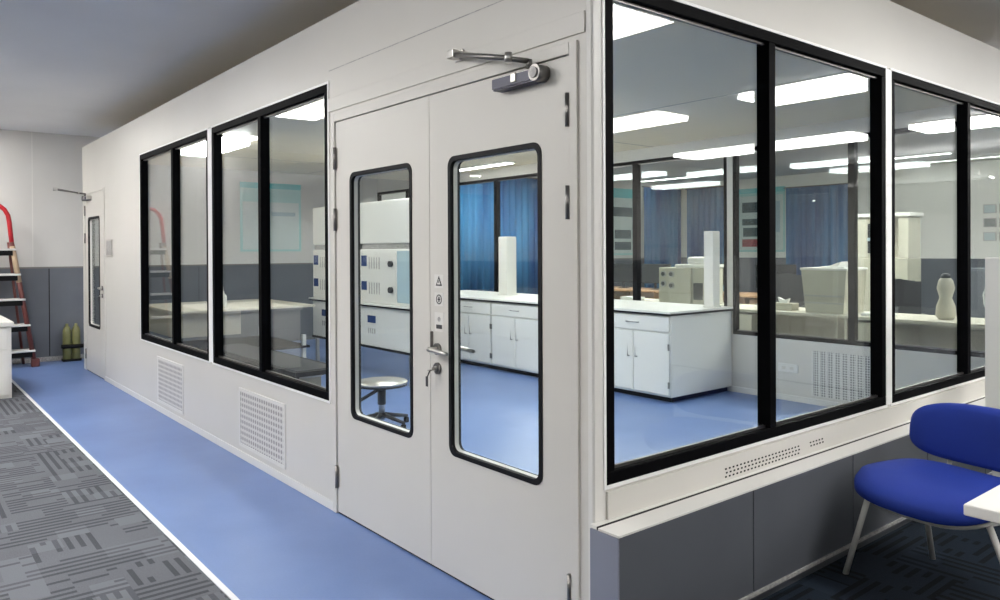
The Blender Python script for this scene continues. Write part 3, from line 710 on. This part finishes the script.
poster('wall_poster', ((-8.05, YF), (-6.9, YF), 1.36, 2.76), 'teal edged poster with dark and red pictures behind the black mullion of the corner window', [(0.1, 0.45, 0.62, 0.78, 'pict'), (0.1, 0.45, 0.42, 0.52, 'pict'), (0.12, 0.45, 0.24, 0.38, 'pict'), (0.1, 0.48, 0.08, 0.20, 'redpict'), (0.55, 0.9, 0.3, 0.78, 'lblue')], (0, -1))
# certificates on the far wall at the right
for k in range(3):
    for j in range(3):
        x = -3.05+k*0.24; z = 1.62+j*0.24
        t = thing('framed_certificate', (x, YF-0.01, z), ['lowest', 'middle', 'top'][j]+' row '+['left', 'centre', 'right'][k]+' small framed certificate on the far wall', 'certificate', 'certificates on the far wall')
        p = MB(); p.ring([(x-0.1, z-0.08), (x+0.1, z-0.08), (x+0.1, z+0.08), (x-0.1, z+0.08)], [(x-0.085, z-0.065), (x+0.085, z-0.065), (x+0.085, z+0.065), (x-0.085, z+0.065)], YF-0.02, YF-0.001, 'label'); p.build('frame', t)
        p = MB(); p.box(x-0.086, x+0.086, YF-0.010, YF-0.002, z-0.066, z+0.066, 'pict' if (k+j) % 2 else 'lblue'); p.build('sheet', t)

# curtains (pleated, real thickness)
def pleat(name, along, a0, a1, fixed, z0, z1, label, amp=0.035, wl=0.16, sgn=1):
    t = thing(name, ((fixed, (a0+a1)/2, z0) if along == 'y' else ((a0+a1)/2, fixed, z0)), label, 'curtain')
    n = int((a1-a0)/wl*8); bm = MB(); rows = []
    for th in (0, 0.006):
        row = []
        for k in range(n+1):
            a = a0+(a1-a0)*k/n; off = fixed + sgn*(0.06 + amp*math.sin(2*PI*(a-a0)/wl) + th)
            row.append([bm.bm.verts.new((off, a, z) if along == 'y' else (a, off, z)) for z in (z0, z1)])
        rows.append(row)
    fs = []
    for row in rows:
        for k in range(n): fs.append(bm.bm.faces.new((row[k][0], row[k+1][0], row[k+1][1], row[k][1])))
    for k in range(n):
        for e in (0, 1): fs.append(bm.bm.faces.new((rows[0][k][e], rows[0][k+1][e], rows[1][k+1][e], rows[1][k][e])))
    for e in (0, n): fs.append(bm.bm.faces.new((rows[0][e][0], rows[0][e][1], rows[1][e][1], rows[1][e][0])))
    for f in fs: f.smooth = True
    bm.faces(fs, 'curtain'); bm.build('fabric', t)
    r = MB(); p0 = (fixed+sgn*0.06, a0-0.05, z1+0.012) if along == 'y' else (a0-0.05, fixed+sgn*0.06, z1+0.012)
    p1 = (fixed+sgn*0.06, a1+0.05, z1+0.012) if along == 'y' else (a1+0.05, fixed+sgn*0.06, z1+0.012)
    r.tube([p0, p1], 0.014, 'dark', 8); r.build('rail', t)
pleat('window_curtain', 'y', 11.55, 12.85, XE, 0.40, 2.84, 'deep blue curtain behind the left pane of the corner window')
pleat('window_curtain', 'y', 6.2, 8.9, XE, 0.30, 2.84, 'wide blue curtain seen through the right door panel')
pleat('window_curtain', 'x', -9.4, -8.15, YF, 0.40, 2.84, 'blue curtain left of the white mullion in the back glass', sgn=-1)
pleat('window_curtain', 'x', -6.85, -5.35, YF, 0.40, 2.70, 'blue curtain right of the poster behind the black mullion', sgn=-1)

# far office: desks, machines
def desk(x0, x1, y0, y1, h, label, edge='beige', top='deskwhite', name='office_desk', group=None):
    t = thing(name, ((x0+x1)/2, (y0+y1)/2, 0), label, 'desk', group)
    p = MB(); p.box(x0, x1, y0, y1, h-0.03, h, top, bev=0.003); p.box(x0+0.002, x1-0.002, y0-0.004, y0, h-0.03, h-0.002, edge); p.build('desktop', t)
    for xx in (x0+0.02, x1-0.045):
        p = MB(); p.box(xx, xx+0.025, y0+0.04, y1-0.04, 0, h-0.03, top); p.build('side_panel', t)
    p = MB(); p.box(x0+0.045, x1-0.045, y1-0.10, y1-0.08, 0.25, h-0.03, top); p.build('modesty_panel', t)
    p = MB(); p.box(x0+0.10, x0+0.50, y0+0.06, y1-0.12, 0.06, h-0.06, top, bev=0.003); p.build('pedestal', t)
    return t
desk(-4.95, -3.45, 5.45, 6.15, 0.76, 'pale office desk behind the back glass left of the white mullion', 'beige', 'beige')
desk(-3.42, -1.92, 5.45, 6.15, 0.76, 'pale office desk behind the back glass carrying the cream printer', 'beige', 'beige')
desk(-1.89, -0.39, 5.45, 6.15, 0.76, 'pale office desk behind the back glass nearest the right partition', 'beige', 'beige')
desk(-7.6, -6.1, 7.7, 8.4, 0.76, 'far desk with brown wooden edge below the blue curtain', 'wood', 'wood')
desk(-6.05, -4.55, 7.7, 8.4, 0.76, 'far desk with brown wooden edge, middle of its row', 'wood', 'wood')
desk(-4.5, -3.0, 7.7, 8.4, 0.76, 'far desk with brown wooden edge, right end of its row', 'wood', 'wood')
def monitor(x, y, z, w, label, rz=0.0):
    t = thing('computer_monitor', (x, y, z), label, 'monitor', rz=rz)
    p = MB(); p.box(x-w/2, x+w/2, y-0.012, y+0.012, z+0.10, z+0.10+w*0.62, 'screen', bev=0.004)
    o1 = p.build('display')
    q = MB(); q.box(x-0.02, x+0.02, y+0.012, y+0.03, z+0.01, z+0.22, 'dark'); q.lathe([(0.10, 0.001), (0.105, 0.006), (0.04, 0.014), (0.02, 0.018)], 'dark', (x, y+0.02, z)); o2 = q.build('stand')
    for o in (o1, o2):
        o.data.transform(Matrix.Translation((-x, -y, -z))); o.parent = t
monitor(-7.05, 8.05, 0.76, 0.52, 'black monitor on the far desk below the blue curtain', 0.4)
monitor(-6.35, 8.05, 0.76, 0.52, 'black monitor beside the cream instrument on the far desk', 0.5)
monitor(-5.2, 8.05, 0.76, 0.55, 'black monitor on the middle far desk', 0.5)
monitor(-4.15, 8.05, 0.76, 0.55, 'black monitor left of the cream printer', 0.5)
# cream analyser and printer
t = thing('bench_analyser', (-4.0, 5.8, 0.76), 'cream analyser with round ports on the desk behind the lab bench', 'instrument')
p = MB(); p.box(-4.28, -3.80, 5.6, 6.05, 0.761, 1.20, 'cream', bev=0.01); p.build('housing', t)
p = MB(); p.box(-4.05, -3.60, 5.62, 6.03, 1.20, 1.24, 'panel2', bev=0.01); p.box(-3.92, -3.65, 5.68, 5.98, 1.24, 1.33, 'panel2', bev=0.03); p.build('lid', t)
for (xx, zz) in ((-4.2, 1.12), (-4.08, 1.12), (-4.2, 1.0), (-4.08, 0.98)):
    p = MB(); p.tube([(xx, 5.6, zz), (xx, 5.585, zz)], 0.04, 'label', 14); p.tube([(xx, 5.585, zz), (xx, 5.578, zz)], 0.025, 'dark', 12); p.build('port', t)
p = MB(); p.box(-3.79, -3.62, 5.62, 6.0, 0.761, 1.199, 'cream', bev=0.008); p.box(-3.77, -3.64, 5.614, 5.622, 0.82, 1.02, 'dark'); p.build('side_module', t)
t = thing('office_printer', (-2.1, 5.75, 0.76), 'large cream printer with papers on top behind the corner window', 'printer')
p = MB(); p.prism([(-2.36, 1.20), (-1.88, 1.20), (-1.90, 0.78), (-2.32, 0.762), (-1.92, 0.762)][:2]+[(-1.91, 0.762), (-2.31, 0.762)], 'y', 5.55, 5.98, 'cream'); p.build('housing', t)
p = MB(); p.box(-2.33, -1.91, 5.542, 5.55, 0.93, 0.945, 'label'); p.box(-2.33, -1.91, 5.54, 5.55, 0.86, 0.872, 'label'); p.build('paper_tray', t)
p = MB(); p.box(-2.37, -1.87, 5.54, 5.99, 1.20, 1.225, 'panel2', bev=0.006); p.build('lid', t)
b = MB(); b.box(-2.2, -1.97, 5.6, 5.9, 1.226, 1.24, 'paper', rot=Matrix.Rotation(0.2, 3, 'Z'))
b.prism([(-2.12, 1.24), (-2.02, 1.24), (-1.98, 1.29), (-2.04, 1.27)], 'y', 5.65, 5.85, 'paper')
setp(b.build('paper_pile'), 'loose white papers lying on the large cream printer', 'paper')
# paper stacks and small desk things
def stack(x, y, z, w, h, label, m='paper'):
    t = thing('paper_stack', (x, y, z), label, 'paper')
    p = MB()
    for k in range(4): p.box(x-w/2+random.uniform(-.01, .01), x+w/2+random.uniform(-.01, .01), y-0.1, y+0.1, z+0.001+h*k/4, z+h*(k+1)/4, m)
    p.build('sheets', t)
stack(-7.35, 7.85, 0.76, 0.3, 0.06, 'stack of white paper at the left end of the far desks')
stack(-5.75, 7.85, 0.76, 0.3, 0.05, 'white paper stack on the middle far desk')
stack(-3.6, 7.85, 0.76, 0.34, 0.06, 'white paper stack at the right end of the far desks')
stack(-1.6, 5.65, 0.76, 0.26, 0.03, 'thin paper stack right of the large cream printer')
stack(-4.75, 5.65, 0.76, 0.24, 0.05, 'white paper stack behind the lab bench at its left')
t = thing('tissue_box', (-2.55, 5.68, 0.76), 'small cream box in front of the large printer', 'box')
p = MB(); p.box(-2.72, -2.48, 5.58, 5.72, 0.761, 0.84, 'cream', bev=0.006); p.build('body', t)
p = MB(); p.prism([(-2.65, 0.84), (-2.56, 0.84), (-2.54, 0.89), (-2.60, 0.87), (-2.67, 0.90)], 'y', 5.62, 5.66, 'paper'); p.build('tissue', t)
# tall cream machine
t = thing('tall_machine', (-2.3, 8.2, 0), 'tall cream cabinet machine with dark opening, seen right of the white window post', 'machine')
p = MB(); p.box(-2.95, -2.30, 7.95, 8.35, 0, 1.30, 'cream', bev=0.01); p.build('base_cabinet', t)
p = MB(); p.box(-2.95, -2.62, 7.97, 8.33, 1.30, 1.82, 'cream', bev=0.006); p.box(-2.42, -2.30, 7.97, 8.33, 1.30, 1.82, 'cream', bev=0.006); p.box(-2.62, -2.42, 8.20, 8.33, 1.30, 1.82, 'beige'); p.build('upper_cabinet', t)
p = MB(); p.box(-2.98, -2.27, 7.94, 8.36, 1.82, 1.87, 'panel2', bev=0.008); p.build('top', t)
p = MB(); p.box(-2.80, -2.64, 7.962, 7.97, 1.36, 1.74, 'dark'); p.box(-2.80, -2.64, 7.955, 7.962, 1.52, 1.56, 'lblue'); p.build('dark_hatch', t)
# mesh chair
def office_chair(x, y, rz, label):
    t = thing('mesh_chair', (x, y, 0), label, 'chair', rz=rz)
    def B(mb, name):
        o = mb.build(name); o.parent = t; return o
    p = MB(); p.box(-0.24, 0.24, -0.22, 0.24, 0.44, 0.51, 'dark', bev=0.03); B(p, 'seat')
    p = MB()
    n = 8
    for k in range(n):
        a0 = -0.24+0.48*k/n; a1 = -0.24+0.48*(k+1)/n
        f = lambda a: 0.24+0.05*math.cos(a*5)
        p.prism([(a0, f(a0)), (a1, f(a1)), (a1, f(a1)+0.02), (a0, f(a0)+0.02)], 'z', 0.62, 1.10-0.03*abs(k-3.5)/3.5, 'dark')
    B(p, 'backrest')
    p = MB(); p.tube([(0, 0.20, 0.46), (0, 0.33, 0.55), (0, 0.31, 0.8)], 0.02, 'dark', 8); B(p, 'back_bracket')
    for s in (-1, 1):
        p = MB(); p.tube([(s*0.24, 0.05, 0.48), (s*0.29, 0.05, 0.52), (s*0.29, 0.02, 0.68)], 0.014, 'dark', 8); p.box(s*0.29-0.03, s*0.29+0.03, -0.12, 0.14, 0.68, 0.705, 'dark', bev=0.01); B(p, 'armrest')
    p = MB(); p.tube([(0, 0, 0.08), (0, 0, 0.44)], 0.025, 'dark', 10); B(p, 'gas_column')
    for k in range(5):
        a = k*2*PI/5; p = MB(); p.tube([(0, 0, 0.11), (0.29*math.cos(a), 0.29*math.sin(a), 0.07)], [0.025, 0.016], 'dark', 8)
        p.tube([(0.29*math.cos(a)-0.02, 0.29*math.sin(a), 0.027), (0.29*math.cos(a)+0.02, 0.29*math.sin(a), 0.027)], 0.026, 'rubber', 12); B(p, 'leg')
    return t
office_chair(-1.95, 6.75, PI+0.5, 'black mesh office chair right of the white window post behind the desks')
office_chair(-3.5, 7.1, 0.3, 'black office chair between the two rows of desks, left of the printer')
# dark partition screens behind desks, equipment cover on the right desk
t = thing('equipment_cover', (-1.04, 5.75, 0.76), 'upright beige covered machine with a dark top on the desk nearest the right partition', 'machine')
p = MB(); p.lathe([(0.06, 0.001), (0.085, 0.03), (0.08, 0.12), (0.05, 0.20), (0.075, 0.29), (0.06, 0.36), (0.03, 0.40)], 'beige', (-1.04, 5.75, 0.76), 20); p.build('cover', t)
p = MB(); p.lathe([(0.03, 0.38), (0.045, 0.385), (0.035, 0.42), (0.01, 0.43)], 'dark', (-1.04, 5.75, 0.76), 16); p.build('cap', t)
t = thing('storage_cabinet', (-1.4, 8.4, 0), 'dark grey cabinet behind the beige covered machine', 'cabinet')
p = MB(); p.box(-1.75, -1.45, 8.1, 8.6, 0.0, 1.18, 'wains', bev=0.006); p.build('body', t)
p = MB(); p.box(-1.73, -1.47, 8.09, 8.10, 0.05, 1.15, 'cabgrey'); p.build('door', t)
t = thing('cable_loop', (-0.45, 5.7, 0.76), 'white cable loops on the desk by the far right pane', 'cable')
p = MB(); p.tube([(-0.62+0.16*math.cos(a*0.5), 5.9, 1.0+0.20*math.sin(a*0.5)-0.03) for a in range(-3, 9)], 0.008, 'paper', 6); p.tube([(-0.60, 5.9, 0.762), (-0.62, 5.9, 0.9), (-0.5, 5.9, 0.98), (-0.47, 5.9, 1.0)], 0.008, 'paper', 6); p.build('cable', t)

# ------------------------------------------------------------------ office in front
# ladder against the end wall
LD = thing('step_ladder', (XE+0.45, -0.9, 0), 'step ladder with red hoop top, dark red rails and white treads by the end wall', 'ladder')
xt, xb = XE+0.30, XE+0.42
yc = -0.86
def rail_pt(s, z): 
    t_ = z/1.9; return (xb+(xt-xb)*t_, yc+s*(0.42-0.28*t_), z)
for s in (-1, 1):
    p = MB(); p.tube([rail_pt(s, 0.04), rail_pt(s, 1.55)], 0.028, 'dred', 8); p.build('side_rail', LD)
    p = MB(); p.box(rail_pt(s, 0)[0]-0.04, rail_pt(s, 0)[0]+0.04, rail_pt(s, 0)[1]-0.045, rail_pt(s, 0)[1]+0.045, 0, 0.10, 'dred', bev=0.01); p.build('foot', LD)
    p = MB(); p.tube([rail_pt(s, 1.05), rail_pt(s, 1.5)], 0.031, 'tan', 8); p.build('worn_tape', LD)
    p = MB(); p.tube([(XE+0.06, yc+s*0.34, 0.0), (XE+0.22, yc+s*0.17, 1.55)], 0.016, 'dred', 8); p.build('rear_strut', LD)
p = MB(); p.tube([rail_pt(1, 1.52)] + [(xt, yc+0.15*math.cos(a*PI/8)*1.15, 1.80+0.22*math.sin(a*PI/8)) for a in range(0, 9)] + [rail_pt(-1, 1.52)], 0.026, 'red', 10); p.build('hoop_handle', LD)
for k, z in enumerate((0.20, 0.52, 0.84, 1.15, 1.46)):
    a = rail_pt(-1, z); c = rail_pt(1, z)
    p = MB(); p.box(a[0]-0.16, a[0]+0.05, a[1]-0.01, c[1]+0.03, z-0.012, z+0.012, 'white', bev=0.004); p.build('tread', LD)
    p = MB(); p.box(a[0]-0.15, a[0]+0.03, a[1], c[1], z-0.075, z-0.014, 'rubber', bev=0.004); p.build('tread_bracket', LD)
# white rack boards behind ladder
t = thing('canister_pair', (-9.42, 0.0, 0), 'pair of olive canisters in a black bracket on the floor at the end wall', 'canister')
for yy in (-0.045, 0.06):
    p = MB(); p.lathe([(0.04, 0.0), (0.05, 0.01), (0.05, 0.40), (0.03, 0.45), (0.018, 0.46), (0.018, 0.49)], 'olive', (-9.45, yy, 0), 18); p.build('canister', t)
p = MB(); p.box(-9.51, -9.39, -0.10, 0.115, 0.17, 0.20, 'rubber', bev=0.003); p.tube([(-9.40, -0.12, 0.20), (-9.38, 0.16, 0.195)], 0.025, 'rubber', 8); p.build('bracket', t)
p = MB(); p.box(-9.51, -9.39, -0.10, 0.115, 0.0, 0.03, 'rubber', bev=0.003); p.build('base_tray', t)
# low white cabinet at the left edge
t = thing('low_cabinet', (-7.5, -1.4, 0), 'cream low cabinet at the left edge of the picture on the carpet', 'cabinet')
p = MB(); p.box(-8.3, -6.96, -2.0, -0.935, 0.0, 0.70, 'deskwhite', bev=0.003); p.build('body', t)
p = MB(); p.box(-8.32, -6.93, -2.02, -0.915, 0.70, 0.745, 'deskwhite', bev=0.006); p.build('top', t)
for (z0, z1) in ((0.03, 0.47), (0.485, 0.69)):
    p = MB(); p.box(-6.96, -6.945, -1.97, -0.965, z0, z1, 'deskwhite', bev=0.003); p.build('drawer', t)

# blue chair by the right partition
CH = thing('visitor_chair', (0.545, 1.50, 0), 'royal blue upholstered chair with pale steel legs beside the grey cladding', 'chair', rz=-0.22)
def cushion(name, pts_outline, z0, z1, m, edge, parent):
    pass
def cb(mb, name):
    o = mb.build(name); o.parent = CH; return o
def sup(a, b_, e, n=40):
    P = []
    for k in range(n):
        t_ = 2*PI*k/n; c_, s_ = math.cos(t_), math.sin(t_)
        P.append((a*math.copysign(abs(c_)**e, c_), b_*math.copysign(abs(s_)**e, s_)))
    return P
def seat_mesh():
    mb = MB(); rings = []
    prof = [(0.80, 0.385), (0.95, 0.390), (1.0, 0.405), (1.0, 0.430), (0.96, 0.450), (0.80, 0.462), (0.45, 0.462), (0.1, 0.460)]
    for s, z in prof:
        rings.append([mb.bm.verts.new((x*s, y*s, z - (0.035*max(0, (-y*s-0.12)/0.15) if z > 0.4 else 0.03*max(0, (-y*s-0.12)/0.15)) + 0.012*(x*s/0.27)**2)) for x, y in sup(0.305, 0.285, 0.62)])
    fs = []
    n = len(rings[0])
    for i in range(len(rings)-1):
        for k in range(n):
            f = mb.bm.faces.new((rings[i][k], rings[i][(k+1) % n], rings[i+1][(k+1) % n], rings[i+1][k])); f.smooth = True; fs.append(f)
    fs.append(mb.bm.faces.new(rings[0][::-1])); fs.append(mb.bm.faces.new(rings[-1]))
    mb.faces(fs, 'blue_seat'); return mb
cb(seat_mesh(), 'seat')
def back_mesh():
    mb = MB(); rings = []
    out = sup(0.305, 0.128, 0.6, 48)
    prof = [(0.85, 0.032), (0.96, 0.024), (1.0, 0.008), (1.0, -0.010), (0.95, -0.028), (0.80, -0.036), (0.4, -0.036), (0.1, -0.036)]
    for s, d in prof:
        ring = []
        for x, z in out:
            X, Z = x*s, z*s
            ring.append(mb.bm.verts.new((X, 0.315 + 0.16*(0.66+Z-0.5) + d - 0.9*X*X - 0.03, 0.598+Z)))
        rings.append(ring)
    fs = []; n = len(rings[0])
    for i in range(len(rings)-1):
        for k in range(n):
            f = mb.bm.faces.new((rings[i][k], rings[i][(k+1) % n], rings[i+1][(k+1) % n], rings[i+1][k])); f.smooth = True; fs.append(f)
    fs.append(mb.bm.faces.new(rings[0][::-1])); fs.append(mb.bm.faces.new(rings[-1]))
    mb.faces(fs, 'blue_seat'); return mb
cb(back_mesh(), 'backrest')
p = MB(); ring = sup(0.255, 0.235, 0.7, 32); ring.append(ring[0])
p.tube([(x, y, 0.372 - 0.03*max(0, (-y-0.12)/0.15)) for x, y in ring], 0.011, 'legpaint', 8, cap=False); cb(p, 'seat_frame')
for s in (-1, 1):
    p = MB(); p.tube([(s*0.19, -0.215, 0.365), (-0.30, -0.22, 0.0)] if s < 0 else [(0.25, -0.11, 0.368), (0.37, -0.06, 0.0)], 0.0125, 'legpaint', 10); cb(p, 'leg')
    p = MB(); p.tube([(s*0.20, 0.15, 0.372), (s*0.23, 0.27, 0.0)], 0.0125, 'legpaint', 10); cb(p, 'leg')
    p = MB(); p.tube([(s*0.17, 0.20, 0.372), (s*0.17, 0.29, 0.40), (s*0.17, 0.335, 0.62)], 0.011, 'legpaint', 8); cb(p, 'back_upright')

# desk corner at lower right
t = thing('corner_desk', (1.6, 0.9, 0), 'white desk whose corner enters the picture at the lower right beside the blue chair', 'desk')
p = MB(); p.box(1.045, 2.1, 0.30, 1.15, 0.715, 0.745, 'deskwhite', bev=0.004); p.build('desktop', t)
p = MB(); p.box(1.16, 1.22, 0.42, 0.95, 0.02, 0.715, 'deskwhite', bev=0.004); p.build('panel_leg', t)
p = MB(); p.box(2.0, 2.06, 0.42, 0.95, 0.02, 0.715, 'deskwhite', bev=0.004); p.build('panel_leg', t)
p = MB(); p.box(1.14, 1.24, 0.38, 0.99, 0.0, 0.02, 'dark', bev=0.004); p.box(1.98, 2.08, 0.38, 0.99, 0.0, 0.02, 'dark', bev=0.004); p.build('foot_rail', t)
# white desk screen behind chair
t = thing('desk_screen', (0.9, 2.75, 0), 'plain white partition screen behind the blue chair at the right edge', 'screen')
p = MB(); p.box(0.30, 1.75, 2.69, 2.73, 0.56, 1.37, 'white', bev=0.006); p.build('upper_panel', t)
p = MB(); p.box(0.33, 1.72, 2.70, 2.72, 0.06, 0.545, 'white', bev=0.004); p.build('lower_panel', t)
p = MB(); p.box(0.34, 0.40, 2.60, 2.82, 0, 0.06, 'label', bev=0.004); p.box(1.64, 1.70, 2.60, 2.82, 0, 0.06, 'label', bev=0.004); p.build('foot', t)

# ------------------------------------------------------------------ world, camera, colour
w = bpy.data.worlds.new('World'); bpy.context.scene.world = w; w.use_nodes = True
w.node_tree.nodes['Background'].inputs[0].default_value = (0.9, 0.95, 1.0, 1); w.node_tree.nodes['Background'].inputs[1].default_value = 0.3

cam = bpy.data.cameras.new('Camera'); co = bpy.data.objects.new('Camera', cam); C.objects.link(co)
yaw, pit, rol, fpx, cy_, cx_, cyy = 0.888850465, -0.00650495400, -0.00483333099, 760.656120, 255.354016, 1.83190445, -1.90860060
fwd = Vector((-math.sin(yaw)*math.cos(pit), math.cos(yaw)*math.cos(pit), math.sin(pit)))
rt = Vector((math.cos(yaw), math.sin(yaw), 0)); up = rt.cross(fwd)
r2 = rt*math.cos(rol)+up*math.sin(rol); u2 = -rt*math.sin(rol)+up*math.cos(rol)
R = Matrix((r2, u2, -fwd)).transposed()
co.matrix_world = Matrix.Translation((cx_, cyy, 1.42)) @ R.to_4x4()
cam.sensor_fit = 'HORIZONTAL'; cam.sensor_width = 36; cam.lens = 36*fpx/1000
cam.shift_y = -(300-cy_)/1000; cam.clip_start = 0.05
bpy.context.scene.camera = co
sc = bpy.context.scene
sc.view_settings.view_transform = 'Standard'; sc.view_settings.look = 'None'; sc.view_settings.gamma = 1.0
sc.view_settings.use_curve_mapping = False; sc.view_settings.exposure = 0.7
cy = sc.cycles
cy.use_denoising = True; cy.max_bounces = 10; cy.diffuse_bounces = 5; cy.glossy_bounces = 5; cy.transparent_max_bounces = 24
cy.sample_clamp_indirect = 6.0; cy.caustics_reflective = False; cy.caustics_refractive = False
